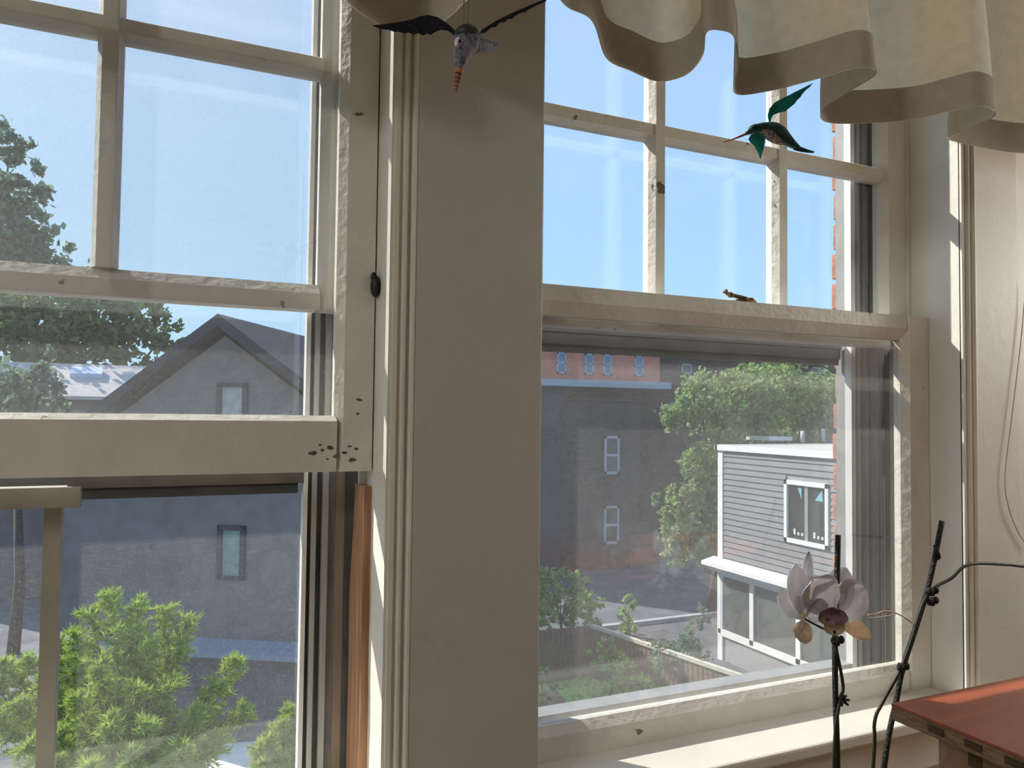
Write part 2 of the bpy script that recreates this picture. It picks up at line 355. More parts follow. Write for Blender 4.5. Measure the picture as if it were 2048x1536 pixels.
# right storm
st = MB(); st.hbar([(1.125,.136),(1.125,.150),(1.150,.150),(1.150,.104),(1.133,.104),(1.133,.114),(1.128,.116),(1.128,.134)], RW[0]+.015, 1.232); st.build('storm_rail', M['alu_charcoal'], w2)
box('storm_rail', M['alu'], w2, RW[0]+.015, 1.232, 1.104, 1.140, ZB+.003, -.478)
box('storm_pane', M['glass_storm'], w2, RW[0]+.015, 1.232, 1.136, 1.139, -.478, .106)
box('storm_pane', M['glass'], w2, RW[0]+.015, 1.232, 1.140, 1.143, .150, ZT-.03)
# bare wood running channel below the raised sash
m = MB(); pts = []
zz = [ZB+.004] + [ZB+.004+i*.03 for i in range(1, 14)] + [-.10]
for k in range(len(zz)-1):
    a = 1.020+.004*noise.noise((zz[k]*14, 1, 2)); c = 1.094-.03*max(0, (zz[k]+.25)/.2)+.005*noise.noise((zz[k]*9, 5, 2))
    a2 = 1.020+.004*noise.noise((zz[k+1]*14, 1, 2)); c2 = 1.094-.03*max(0, (zz[k+1]+.25)/.2)+.005*noise.noise((zz[k+1]*9, 5, 2))
    x = .2475
    m.face([(x, a, zz[k]), (x, a2, zz[k+1]), (x, c2, zz[k+1]), (x, c, zz[k])])
    m.face([(x, a, zz[k]), (.2585, a, zz[k]), (.2585, a2, zz[k+1]), (x, a2, zz[k+1])])
    m.face([(x, c, zz[k]), (x, c2, zz[k+1]), (.2585, c2, zz[k+1]), (.2585, c, zz[k])])
m.face([(.2475, 1.02, -.10), (.2585, 1.02, -.10), (.2585, 1.05, -.10), (.2475, 1.05, -.10)])
m.build('bare_wood_channel', M['wood'], w1)
# black latch on the left jamb, sash lock on the right meeting rail
c = P(742, 572, 1.0)
m = MB(); m.ball((.253, 1.0, c.z), .007, .010, .015, 12, 8); m.ball((.250, 1.0, c.z+.012), .004, .006, .007, 8, 6); m.build('latch', M['black'], w1, True)
lk = MB(); z0 = .193
lk.box(.878, .918, YS+.004, YS+.020, z0, z0+.004); lk.ball((.898, YS+.012, z0+.006), .010, .007, .005, 10, 6)
lk.tube(catmull([(.898, YS+.012, z0+.008), (.878, YS+.011, z0+.010), (.862, YS+.010, z0+.012), (.855, YS+.009, z0+.016)], 4), [.0035]*12+[.005], 8)
lk.ball((.912, YS+.012, z0+.005), .008, .006, .005, 8, 6); lk.ball((.868, YS+.011, z0+.011), .006, .005, .005, 8, 6); lk.build('sash_lock', mat('tarnished_brass', (.22,.13,.07), .45, .3, 80, metal=.6), w2, True)
# stool (interior sill board) with apron
stool = MB().prism([(RW[0]-.10,.908,0), (RW[1]+.10,.908,0), (RW[1]+.10,Y0+.002,0), (RW[1],Y0+.002,0), (RW[1],YS+.012,0), (RW[0],YS+.012,0), (RW[0],Y0+.002,0), (RW[0]-.10,Y0+.002,0)], (0,0,-.528), (0,0,-.508))
tag(stool.build('trim_8', M['paint'], bevel=.004), kind='structure')
stool = MB().prism([(LW[0]-.10,.908,0), (LW[1]+.10,.908,0), (LW[1]+.10,Y0+.002,0), (LW[1],Y0+.002,0), (LW[1],YS+.012,0), (LW[0],YS+.012,0), (LW[0],Y0+.002,0), (LW[0]-.10,Y0+.002,0)], (0,0,-.528), (0,0,-.508))
tag(stool.build('trim_9', M['paint'], bevel=.004), kind='structure')
tag(box('trim_10', M['paint'], None, RW[0]-.06, RW[1]+.06, .930, Y0+.001, -.60, -.528), kind='structure')

# ================================================================== VALANCE
HZ = .46
hem_px = [(695,5),(750,45),(800,60),(850,65),(905,30),(930,5)]
left_pts = [(-.75,.83),(-.68,.88),(-.60,.87),(-.55,.78),(-.48,.745),(-.44,.84),(-.36,.88),(-.28,.86),(-.25,.76),(-.18,.74),(-.14,.84),(-.06,.885),(.02,.87),(.05,.77),(.11,.75),(.15,.80)]
pl = [Vector((x, y, HZ)) for x, y in left_pts] + [PZ(x, y, HZ) for x, y in hem_px] + [Vector((.315,.745,HZ)), Vector((.36,.725,HZ))]
pl += [PZ(x, y, HZ) for x, y in [(1134,14),(1184,43),(1212,118),(1260,142),(1316,161),(1373,147),(1406,109),(1413,66),(1440,60),(1468,73),(1474,130),(1470,189),(1540,186),(1624,165),(1718,138),(1749,148),(1690,185),(1645,217),(1652,241),(1742,246),(1830,240),(1907,222),(1960,212),(1988,230),(1930,258),(1893,277),(1945,293),(2048,307)]]
pl += [Vector((x, y, HZ)) for x, y in ((1.43,.80),(1.46,.74),(1.52,.75),(1.55,.84),(1.62,.86),(1.72,.82))]
curve = catmull(pl, 7)
YM = .815
def cloth(z0, z1, rows, off):
    m = MB(); n = len(curve); ROWS = []
    for r in range(rows+1):
        z = z0+(z1-z0)*r/rows; k = (z-HZ)/.5; a = 1-.55*k
        row = []
        for i, p in enumerate(curve):
            t = (curve[min(i+1, n-1)]-curve[max(i-1, 0)]); t.z = 0; nn = Vector((t.y, -t.x, 0)).normalized()
            wob = .006*noise.noise((p.x*6, z*5, 3))*(1 if k > .02 else 0)
            y = YM+(p.y-YM)*a+wob; x = p.x+.012*k*noise.noise((p.x*9, 2, z*3))
            q = Vector((x, y, z)) + nn*off
            q.z += .004*noise.noise((p.x*7, 8, 1))
            row.append(q)
        ROWS.append(row)
    b = 0
    for row in ROWS: m.v += [tuple(q) for q in row]
    for r in range(rows):
        for i in range(n-1): m.f.append((r*n+i, r*n+i+1, (r+1)*n+i+1, (r+1)*n+i))
    return m
val = empty('valance', (.5, YM, .97), 'long gathered cream cotton valance hanging across the top of both windows', 'valance')
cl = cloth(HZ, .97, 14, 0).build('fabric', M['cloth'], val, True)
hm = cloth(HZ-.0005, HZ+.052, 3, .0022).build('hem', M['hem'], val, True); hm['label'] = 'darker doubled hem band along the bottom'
MB().tube([(-.85, YM, .965), (1.78, YM, .965)], .008, 12).build('rod', M['paint'], val, True)
for x in (-.84, 1.77): MB().box(x-.008, x+.008, YM-.005, Y0+.001, .95, .98).build('rod_bracket', M['paint'], val)

# ================================================================== HANGING BIRDS
def camplane(px, py, depth): return ray(px, py)*depth         # depth measured along the view axis
def bird_body(mb, pts, depth, n=14):
    c = [camplane(x, y, depth*(1+dz/F)) for x, y, r, dz in pts]; rr = [r*depth/F for x, y, r, dz in pts]
    pp = catmull(c, 4); r2 = [v.x for v in catmull([(r, 0, 0) for r in rr], 4)]
    return mb.tube(pp, [max(.0004, r) for r in r2], n)
def wing(pts, depth, tilt, ribs, th=.0012):
    """flat feathered wing with thickness; tilt pushes the tip off the image plane"""
    base = Vector(pts[0]); m = MB(); up = []; dn = []
    for x, y in pts:
        d = math.hypot(x-base.x, y-base.y); q = camplane(x, y, depth*(1+tilt*d/F)); up.append(q); dn.append(q+FWD*th)
    k = len(up); n = 0; m.v += [tuple(q) for q in up+dn]
    m.f += [tuple(range(k-1, -1, -1)), tuple(range(k, 2*k))]
    for i in range(k): j = (i+1) % k; m.f.append((i, j, k+j, k+i))
    return m
TEAL = mat('teal_translucent_wing', (.05,.42,.36), .35, .2, 60, trans=.55)
GBODY = mat('dark_iridescent_green', (.03,.12,.11), .35, .4, 260, .2, 400, metal=.35, col2=(.01,.03,.04), spec=.6)
BELLY = mat('speckled_belly', (.55,.45,.38), .6, .4, 300, col2=(.06,.05,.05))
BEAK = mat('banded_red_beak', (.65,.15,.10), .5, .3, 160, col2=(.03,.01,.01), stretch=(1,1,1))
def zb(x, y): return (1400+x*.15625, 100+y*.15625)
dg = 1.185
gb = empty('hummingbird_ornament', camplane(1545, 265, dg), 'dark green glass hummingbird with translucent teal wings hanging below the valance', 'bird ornament')
bird_body(MB(), [(1492,268,3,0),(1500,262,7.5,0),(1508,258.5,9.5,0),(1518,256.5,9.5,0),(1530,256,11.5,0),(1545,261,17,0),(1560,270,17,0),(1573,279,12,0),(1586,289,8,0),(1598,296,4.5,0)], dg).build('body', GBODY, gb, True)
bird_body(MB(), [(1524,262,5,-4),(1540,270,11,-5),(1556,280,9,-5),(1566,287,4,-4)], dg).build('belly', BELLY, gb, True)
bird_body(MB(), [(1446.5,284.5,.8,0),(1470,277,1.6,0),(1494,267,2.8,0)], dg, 8).build('beak', BEAK, gb, True)
tl = [zb(*q) for q in ((1180,1170),(1260,1225),(1360,1265),(1470,1300),(1455,1316),(1380,1312),(1290,1300),(1200,1275))]
wing(tl, dg, 0, 0, .002).build('tail', GBODY, gb)
uw = [zb(*q) for q in ((885,920),(868,840),(890,750),(950,675),(1010,640),(1100,598),(1200,545),(1320,485),(1450,420),(1400,480),(1370,500),(1340,530),(1305,570),(1290,600),(1235,650),(1220,680),(1165,725),(1140,745),(1090,785),(1020,800),(945,825),(915,870),(908,920))]
wing(uw, dg, -.25, 5).build('wing', TEAL, gb)
lw_ = [zb(*q) for q in ((740,1050),(650,1085),(620,1140),(635,1165),(655,1190),(690,1215),(715,1260),(745,1310),(775,1400),(795,1320),(815,1270),(820,1230),(832,1190),(836,1130),(815,1080))]
wing(lw_, dg-.02, -.3, 5).build('wing', TEAL, gb)
MB().ball(camplane(1504, 257, dg-.011), .0022).build('eye', M['black'], gb, True)
MB().tube([camplane(1538, 250, dg), Vector((camplane(1538, 250, dg).x, camplane(1538, 250, dg).y, .95))], .0003, 5).build('thread', M['paint'], gb)
PBODY = mat('speckled_purple_body', (.24,.22,.28), .5, .5, 300, .3, 300, col2=(.035,.03,.055))
PCAP = mat('dark_cap', (.035,.035,.035), .5, .2, 200)
PWING = mat('black_speckled_wing', (.006,.006,.007), .8, .3, 500, col2=(.03,.03,.04), spec=.1)
PBEAK = mat('orange_beak', (.52,.20,.09), .5, .3, 90, col2=(.25,.09,.04))
dp = .62
pbd = empty('hummingbird_ornament', camplane(930, 85, dp), 'dark speckled hummingbird with black wings and orange beak hanging before the pier', 'bird ornament')
bird_body(MB(), [(918,140,8,-25),(920,128,12,-22),(923,112,16,-16),(928,97,21,-8),(934,84,25,0),(940,78,24,10),(947,80,20,22)], dp).build('body', PBODY, pbd, True)
bird_body(MB(), [(936,84,20,4),(952,88,18,18),(966,91,14,34),(978,92,10,50),(986,92,8,60),(991,91,6.5,66)], dp).build('tail', PBODY, pbd, True)
m = MB(); c = camplane(934, 70, dp); m.ball(c, 25.5*dp/F, 25.5*dp/F, 19*dp/F, 16, 10); m.build('cap', PCAP, pbd, True)
bird_body(MB(), [(909.5,191,.8,-34),(913,176,3.2,-31),(915,163,5.2,-29),(917,150,7.4,-27),(918.5,139,9.2,-25)], dp, 10).build('beak', PBEAK, pbd, True)
for k, (yy, rr) in enumerate(((148,8.2),(156,6.8),(164,5.6),(172,4.4),(180,3.2))):
    xx = 916.8-(yy-150)*.17; cc = camplane(xx, yy, dp*(1-(28+k)/F)); ax = (camplane(909.5,191,dp)-camplane(918,140,dp)).normalized()
    MB().tube([cc-ax*.0006, cc+ax*.0006], rr*dp/F*1.02, 10).build('beak_band', mat('dark_beak_band', (.22,.09,.05), .6), pbd, True)
ec = camplane(917, 86, dp*(1-19/F))
MB().ball(ec, 8.5*dp/F, 6.5*dp/F, 12*dp/F).build('eye_ring', mat('pale_pink', (.75,.66,.68), .4), pbd, True)
MB().ball(ec-FWD*.0026+RGT*.0012, 3.6*dp/F, 2.6*dp/F, 5*dp/F, 10, 6).build('pupil', M['black'], pbd, True)
def z4(x, y): return (680+x*.2441, y*.2441)
lwp = [z4(*q) for q in ((950,260),(920,225),(870,185),(800,140),(720,122),(670,130),(600,155),(520,175),(420,188),(340,200),(265,208),(330,232),(400,240),(440,255),(480,255),(520,268),(560,262),(600,278),(640,268),(680,285),(710,268),(745,280),(790,250),(830,238),(880,245),(915,270),(940,285))]
wing(lwp, dp, -.12, 5).build('wing', PWING, pbd)
rwp = [z4(*q) for q in ((1150,270),(1160,245),(1260,180),(1400,110),(1560,40),(1690,-10),(1690,5),(1590,50),(1540,75),(1520,95),(1480,100),(1430,130),(1415,150),(1380,150),(1350,175),(1310,180),(1280,215),(1240,220),(1190,262))]
wing(rwp, dp, .15, 5).build('wing', PWING, pbd)
th = MB()
for dx in (-5, 4):
    q = camplane(932+dx, 56, dp); th.tube([q, Vector((q.x, q.y, CE))], .00045, 5)
th.build('thread', mat('grey_thread', (.10,.10,.10), .6), pbd)

# ================================================================== TABLE BY THE WINDOW
RED = mat('red_stained_wood', (.36,.10,.05), .38, .12, 5, .06, 30, stretch=(2,16,2), col2=(.26,.07,.035))
PLY = mat('plywood_edge', (.34,.22,.13), .6, .3, 20, .2, 60, stretch=(3,3,30), col2=(.12,.07,.04))
BROWN = mat('brown_side_panel', (.33,.21,.13), .55, .2, 5, .1, 40, stretch=(12,3,1), col2=(.20,.12,.07))
TX0, TY1, TZ = .824, .680, -.35
tb = empty('side_table', (1.1, .45, FL), 'red stained wooden cabinet with plywood edges in front of the right window', 'cabinet')
box('table_top', RED, tb, TX0, 1.50, .16, TY1, TZ-.004, TZ, bevel=.001)
box('edge_band', PLY, tb, TX0+.001, 1.499, .161, TY1-.001, TZ-.020, TZ-.004)
bdy = box('body', BROWN, tb, TX0+.045, 1.47, .19, TY1-.03, FL+.06, TZ-.020)
DARKJ = mat('dark_joint_end', (.09,.055,.03), .6)
for k in range(5):
    y = .63-.045*k-.02; box('joint_end', DARKJ, tb, TX0-.0004, TX0+.004, y, y+.020, TZ-.015, TZ-.007)
for k in range(3):
    box('finger_joint', DARKJ, bdy, TX0+.0444, TX0+.050, TY1-.085, TY1-.068, TZ-.055-.05*k, TZ-.035-.05*k)
for x in (TX0+.06, 1.43):
    for y in (.21, TY1-.07): box('leg', BROWN, tb, x, x+.03, y, y+.03, FL, FL+.06)

# ================================================================== ORCHID
DK = mat('dark_twisted_stake', (.025,.022,.018), .55, .4, 150, .5, 300)
STEM = mat('dark_green_stem', (.035,.04,.02), .5, .3, 60)
PET = mat('white_orchid_petal', (.80,.78,.80), .5, .06, 30, spec=.3, trans=.45)
SEP = mat('faded_tan_petal', (.78,.64,.50), .6, .12, 40, trans=.5)
LIPM = mat('purple_lip', (.38,.22,.27), .5, .3, 60, trans=.25)
CRE = mat('cream_lip', (.80,.66,.42), .5, .2, 60, trans=.3)
PINK = mat('pink_dry_stem', (.75,.48,.42), .6, .2, 60)
YO_ = .850
orch = empty('orchid', (P(1674,1536,YO_).x+.04, YO_, FL), 'white orchid on dark stakes standing in front of the right window', 'orchid')
def tpx(name, pts, r, mm, par=None, n=8, k=5):
    pp = catmull([P(x, y, YO_+dz) for x, y, dz in pts], k); return MB().tube(pp, r, n).build(name, mm, par or orch, True)
PB = Vector((P(1700,1536,YO_).x, YO_, -.86))
box_pts = lambda x, y, dz=0: P(x, y, YO_+dz)
def to_pot(pts, dx): return [P(x, y, YO_+dz) for x, y, dz in pts] + [Vector((PB.x+dx, PB.y, PB.z+.02))]
MB().tube(catmull(to_pot([(1676,1070,.02),(1674,1160,.02),(1670,1280,.0),(1671,1400,0),(1675,1536,0)], -.02), 5), .0042, 8).build('stake', DK, orch, True)
MB().tube(catmull(to_pot([(1884,1042,0),(1862,1150,0),(1838,1235,0),(1806,1335,0),(1793,1400,0),(1768,1536,0)], .02), 5), .0042, 8).build('stake', DK, orch, True)
MB().tube(catmull(to_pot([(1668,1262,-.01),(1673,1300,-.006),(1682,1345,-.004),(1686,1380,-.004),(1678,1410,-.006),(1668,1536,-.006)], -.028), 5), .0024, 8).build('flower_stem', STEM, orch, True)
MB().tube(catmull(to_pot([(2120,1138,.0),(2048,1133,0),(2010,1129,0),(1938,1129,0),(1902,1157,0),(1868,1176,0),(1845,1210,-.006),(1820,1290,-.006),(1798,1345,-.004),(1765,1405,-.004),(1749,1445,-.002),(1746,1536,0)], 0), 5), .0026, 8).build('flower_stem', STEM, orch, True)
tpx('dry_stem', [(1736,1230,0),(1752,1228,0),(1772,1222,0),(1800,1230,0),(1824,1246,0)], .0011, PINK)
tpx('dry_stem', [(1742,1236,0),(1762,1234,0),(1790,1230,0)], .0009, PINK)
for (x, y) in ((1672,1282),(1803,1335),(1862,1183),(1862,1203)):        # spring clips
    c = P(x, y, YO_-.004); cl_ = MB()
    for s_ in (-1, 1): cl_.ball(c+Vector((s_*.007, -.003, .002)), .0052, .005, .0062, 10, 7)
    cl_.tube([c+Vector((0,0,-.006)), c+Vector((0,0,.006))], .0055, 8); cl_.build('clip', DK, orch, True)
tpx('clip', [(1868,1090,0),(1876,1104,-.004),(1878,1116,-.004),(1868,1120,0)], .0022, DK)
m = MB()
for a in range(7):
    an = a*.9; c = P(1684, 1400, YO_); m.tube([c, c+Vector((.011*math.cos(an), -.004+.003*math.sin(an*3), .009*math.sin(an)))], [.0030,.0016], 6)
m.build('bud_node', DK, orch, True)
for (x, y) in ((1694,1170),(1925,1140),(1762,1406)): pass
def petal(base, tip, wpx, bulge, mm, name='petal', dzt=0, par=None, rows=9, cols=8, twist=0):
    A = P(base[0], base[1], YO_+(base[2] if len(base) > 2 else 0)); B = P(tip[0], tip[1], YO_+dzt); ax = B-A; ln = ax.length
    side = ax.cross(FWD).normalized()*1.0
    nrm = side.cross(ax).normalized()
    side = (side*math.cos(twist)+nrm*math.sin(twist)); nrm = side.cross(ax).normalized()
    wd = wpx*1.12/F/2; m = MB(); g = []
    for th_ in (0, .0006):
        for i in range(rows+1):
            t = i/rows; tt = (t-.58)/(.58 if t < .58 else .42); wv = wd*max(.06, math.sqrt(max(0, 1-tt*tt)))*min(1, .45+t*3)
            for j in range(cols+1):
                u = j/cols*2-1
                q = A+ax*t+side*(u*wv)+nrm*(bulge*(t*(1-t)*4*.6+(1-u*u)*.5)*ln*.35 + .004*noise.noise((u*2, t*3, base[0]*.1+tip[0]*.03))+th_)
                m.v.append(tuple(q))
    k = (rows+1)*(cols+1)
    for o_ in (0, k):
        for i in range(rows):
            for j in range(cols):
                a = o_+i*(cols+1)+j; f = (a, a+1, a+cols+2, a+cols+1); m.f.append(f if o_ else f[::-1])
    return m.build(name, mm, par, True)
fa = MB().ball(P(1670,1222,YO_), .006).build('flower', CRE, orch, True)
petal((1672,1228,.004), (1692,1134), 66, .3, PET, par=fa, dzt=.02)
petal((1668,1230,.0), (1628,1158), 84, .45, PET, par=fa, dzt=-.014)
petal((1676,1230,.0), (1732,1176), 84, .4, PET, par=fa, dzt=.004)
petal((1655,1240,.006), (1622,1208), 50, .3, PET, par=fa, dzt=.004)
petal((1684,1238,.006), (1742,1278), 36, .3, SEP, par=fa, dzt=.02)
petal((1664,1214,-.012), (1672,1252), 60, .7, LIPM, 'lip', par=fa, dzt=-.022)
petal((1670,1236,-.012), (1672,1272), 44, .6, CRE, 'lip_base', par=fa, dzt=-.014)
for sx_ in (1648, 1692): petal((1670,1252,-.01), (sx_, 1238), 12, .4, CRE, 'lip_wing', par=fa, dzt=-.02)
fb = MB().ball(P(1606,1232,YO_+.012), .005).build('flower', CRE, orch, True)
petal((1606,1236,.012), (1592,1130), 42, .3, PET, par=fb, dzt=.006)
petal((1614,1215,.010), (1619,1103), 24, .25, PET, par=fb, dzt=.016)
petal((1604,1240,.014), (1562,1178), 46, .3, PET, par=fb, dzt=.034)
petal((1606,1240,.012), (1612,1288), 34, .3, SEP, par=fb, dzt=.004)
petal((1602,1242,.010), (1590,1276), 18, .3, SEP, par=fb, dzt=.0)
tpx('flower_stem', [(1606,1236,.014),(1632,1250,.014),(1660,1264,.004)], .0016, STEM)
# pot, leaves and the stand that carries it, just under the frame
pot = MB().lathe((PB.x, PB.y, 0), [(.0,-1.0),(.045,-1.0),(.06,-.87),(.066,-.86),(.062,-.855),(.054,-.87),(.0,-.872)], 24).build('pot', mat('terracotta', (.45,.20,.11), .8), orch, True)
for k in range(5):
    a = k*1.26+.3; d = Vector((math.cos(a), .45*math.sin(a), 0)); sd = Vector((-d.y, d.x, 0)).normalized()
    m = MB(); R = 8
    for i in range(R+1):
        t = i/R; q = Vector((PB.x, PB.y, -.87))+d*(.13*t)+Vector((0,0,.07*math.sin(t*2.2))); wv = .024*math.sin(math.pi*(.12+.86*t))
        m.v += [tuple(q-sd*wv+Vector((0,0,.008))), tuple(q), tuple(q+sd*wv+Vector((0,0,.008)))]
    for i in range(R):
        for j in range(2): a_ = i*3+j; m.f.append((a_, a_+1, a_+4, a_+3))
    lf = m.build('leaf', mat('orchid_leaf', (.05,.16,.04), .4), orch, True); sm = lf.modifiers.new('thickness', 'SOLIDIFY'); sm.thickness = .0015
std = empty('plant_stand', (PB.x, PB.y-.02, FL), 'small wooden plant stand under the orchid', 'stand')
MB().lathe((PB.x, PB.y, 0), [(0,-1.02),(.10,-1.02),(.10,-1.0),(0,-1.0)], 28).build('stand_top', BROWN, std)
for k in range(3):
    a = k*2.094+.5; MB().tube([(PB.x+.07*math.cos(a), PB.y+.05*math.sin(a), -1.02), (PB.x+.09*math.cos(a), PB.y+.06*math.sin(a), FL)], .009, 8).build('leg', BROWN, std, True)

# thin cord on the right wall
m = MB().tube(catmull([P(x, y, .932) for x, y in ((2052,560),(2042,680),(2024,830),(2010,950),(2016,1010),(2034,1060),(2060,1100))], 6), .0011, 6)
tag(m.build('cord', mat('pale_cord', (.62,.55,.47), .6), None, True), 'thin pale cord looped down the wall right of the window', 'cord')

# added fill lamp on the ceiling, unseen behind the viewer, brightens the room
lp = empty('added_ceiling_lamp', (-1.9, -.6, CE), 'added white globe lamp on the ceiling, unseen behind the viewer, to fill the room with light', 'lamp')
MB().lathe((-1.9, -.6, 0), [(.0, CE),(.09, CE),(.09, CE-.03),(.0, CE-.03)], 24).build('canopy', M['alu_white'], lp)
g = bpy.data.materials.new('fill_light_globe'); g.use_nodes = True; g.node_tree.nodes['Principled BSDF'].inputs['Emission Color'].default_value = (1,.975,.94,1); g.node_tree.nodes['Principled BSDF'].inputs['Emission Strength'].default_value = 31.0
MB().ball((-1.9, -.6, CE-.15), .15, n=24, m=14).build('globe', g, lp, True)

fl = empty('added_floor_lamp', (2.15, .55, FL), 'added globe lamp on a pole, unseen right of the window, to brighten the casing and wall', 'lamp')  # added lamp out of view, lifts the right casing and wall
MB().lathe((2.15, .55, 0), [(0, FL),(.14, FL),(.14, FL+.02),(.02, FL+.03),(0, FL+.03)], 24).build('base', M['black'], fl)
MB().tube([(2.15, .55, FL+.02), (2.15, .55, .2)], .010, 10).build('pole', M['black'], fl)
g2 = g.copy(); g2.name = 'side_fill_light_globe'; g2.node_tree.nodes['Principled BSDF'].inputs['Emission Strength'].default_value = 15.0
MB().ball((2.15, .55, .34), .15, n=24, m=14).build('shade', g2, fl, True)

# ================================================================== OUTSIDE
GZ = -6.5
def leaf_mesh(name, mm, parent, C, size, flat=.0, droop=.0):
    """one small folded leaf per centre point"""
    n = len(C); C = np.asarray(C, float)
    d = nrg.normal(size=(n, 3)); d[:, 2] -= droop; d /= np.linalg.norm(d, axis=1)[:, None]
    e = nrg.normal(size=(n, 3)); e[:, 2] += flat; sd = np.cross(d, e); sd /= np.linalg.norm(sd, axis=1)[:, None]
    nn = np.cross(d, sd); s = size*nrg.uniform(.6, 1.3, n)[:, None]
    V = np.stack([C-d*s*.5, C+sd*s*.36+nn*s*.1, C+d*s*.55, C-sd*s*.36+nn*s*.1], 1).reshape(-1, 3); V[:, 2] += EYE
    me = bpy.data.meshes.new(name); me.vertices.add(n*4); me.vertices.foreach_set('co', V.ravel())
    idx = np.arange(n)*4; T = np.stack([idx, idx+1, idx+2, idx, idx+2, idx+3], 1).ravel().astype(np.int32)
    me.loops.add(n*6); me.loops.foreach_set('vertex_index', T)
    me.polygons.add(n*2); me.polygons.foreach_set('loop_start', (np.arange(n*2)*3).astype(np.int32)); me.polygons.foreach_set('loop_total', np.full(n*2, 3, np.int32))
    me.update(); me.validate(); me.materials.append(mm)
    o = bpy.data.objects.new(name, me); COL.objects.link(o); o['kind'] = 'stuff'
    o.parent = parent; o.matrix_parent_inverse = wm(parent).inverted(); return o
def blob_points(blobs, per):
    out = []
    for c, r in blobs:
        r = np.array(r if hasattr(r, '__len__') else (r, r, r), float); k = max(8, int(per*(r.prod()**(2/3))))
        clumps = max(4, k//26)
        d = nrg.normal(size=(clumps, 3)); d /= np.linalg.norm(d, axis=1)[:, None]; cc = np.array(c)+d*r*nrg.uniform(.35, 1.0, clumps)[:, None]
        out.append((cc[nrg.integers(0, clumps, k)] + nrg.normal(size=(k, 3))*r.mean()*.13))
    return np.concatenate(out)
BARK = mat('bark', (.13,.10,.08), .9, .3, 12)
def tree(name, label, blobs, base, per, size, mm, group=None, cat='tree', rad=.16):
    rt = empty(name, base, label, cat, group)
    leaf_mesh('foliage', mm, rt, blob_points(blobs, per), size, flat=.8)
    m = MB(); b = Vector(base); top = Vector(np.mean([np.array(c) for c, r in blobs], 0)); fork = b.lerp(top, .55)
    m.tube([b, b.lerp(fork, .5)+Vector((.1,.0,0)), fork], [rad, rad*.8, rad*.65], 8)
    for c, r in blobs: m.tube([fork, fork.lerp(Vector(c), .5)+Vector((0,0,.15)), Vector(c)], [rad*.5, rad*.3, rad*.08], 6)
    m.build('trunk', BARK, rt, True); return rt
LF_R = leafmat('maple_leaf', (.16,.28,.09), (.45,.56,.24))
LF_L = leafmat('far_leaf', (.07,.14,.07), (.26,.36,.12))
LF_P = leafmat('pale_leaf', (.12,.20,.14), (.30,.40,.26))
LF_C = leafmat('conifer_spray', (.21,.33,.04), (.56,.64,.15), .4)
LF_G = leafmat('garden_leaf', (.18,.34,.07), (.55,.70,.22))
# ground
tag(box('ground', mat('grey_asphalt', (.16,.17,.19), .9, .25, 1.2), None, -60, 90, 1.6, 130, GZ-.3, GZ), kind='structure')
def patch(name, pts, mm, h): return tag(MB().prism([(x, y, GZ+.001) for x, y in pts], (0,0,0), (0,0,h)).build(name, mm), kind='structure')
LAWN = mat('lawn', (.38,.56,.11), .9, .3, 3, col2=(.52,.64,.20))
patch('lawn', [(6.5,11.5),(10.6,11.5),(10.2,19.5),(7.5,20.5)], LAWN, .02)
patch('brick_path', [(6.6,13.5),(8.0,13.5),(8.6,16.2),(7.4,16.4)], mat('orange_path', (.62,.30,.17), .9, .15, 6), .03)
patch('driveway', [(.4,11.5),(2.2,11.5),(1.9,16.0),(1.0,16.2)], mat('pale_concrete', (.75,.72,.68), .9, .1, 2), .02)
patch('road', [(-20,24.5),(60,24.5),(60,20.4),(10.6,20.4),(-20,20.4)], mat('road_asphalt', (.17,.18,.21), .9, .2, 2), .03)
patch('kerb', [(10.6,20.2),(60,20.2),(60,20.4),(10.6,20.4)], mat('kerb_stone', (.45,.46,.48), .9), .12)
gm = MB()
gp = nrg.uniform((6.6,13.0), (10.3,19.5), (2500,2)); leaf_mesh('grass', LF_G, empty('lawn_grass', (8.5,16,GZ+.02), 'bright green grass growing on the lawn beside the fence', 'grass', kind='stuff'), np.column_stack([gp, np.full(2500, GZ+.04)]), .10, 3, 0)

# --- grey clapboard building
GX = 13.773
g1 = empty('grey_clapboard_building', (GX+3, 12, GZ), 'grey clapboard building with white trim and flat roof right of the leafy tree', 'building')
SID = mat('grey_siding', (.235,.235,.245), .6, .05, 2)
WT = mat('white_exterior_trim', (.86,.86,.84), .5, .04, 4)
DKG = mat('dark_interior', (.06,.075,.075), .15, .3, 1, spec=.8)
PANEL = mat('grey_panel', (.33,.33,.345), .6, .05, 2)
GY0, GY1, GTOP = 7.5, 16.7, -.83
box('wall', PANEL, g1, GX, GX+8, GY0, GY1, GZ, GTOP)
n = 20; h = (GTOP-.10+3.92)/n
wz0, wz1, wy0, wy1 = -3.0, -1.52, 12.93, 14.28
for i in range(n):
    z = -3.92+i*h
    segs = [(GY0, GY1-.16)] if z+h < wz0 or z > wz1 else [(GY0, wy0+.02), (wy1-.02, GY1-.16)]
    for a, b in segs:
        MB().prism([(GX-.038, 0, z), (GX-.010, 0, z+h), (GX+.001, 0, z+h), (GX+.001, 0, z)], (0,a,0), (0,b,0)).build('clapboard', SID, g1)
box('corner_board', WT, g1, GX-.05, GX+.03, GY1-.16, GY1+.03, GZ, GTOP)
rf = box('roof', mat('pale_membrane_roof', (.62,.57,.52), .8, .1, 2), g1, GX-.02, GX+8, GY0, GY1, GTOP, GTOP+.03)
box('roof_edge', WT, rf, GX-.10, GX+.03, GY0, GY1+.10, GTOP-.10, GTOP+.05)
box('roof_edge', WT, rf, GX-.10, GX+8, GY1, GY1+.12, GTOP-.10, GTOP+.05)
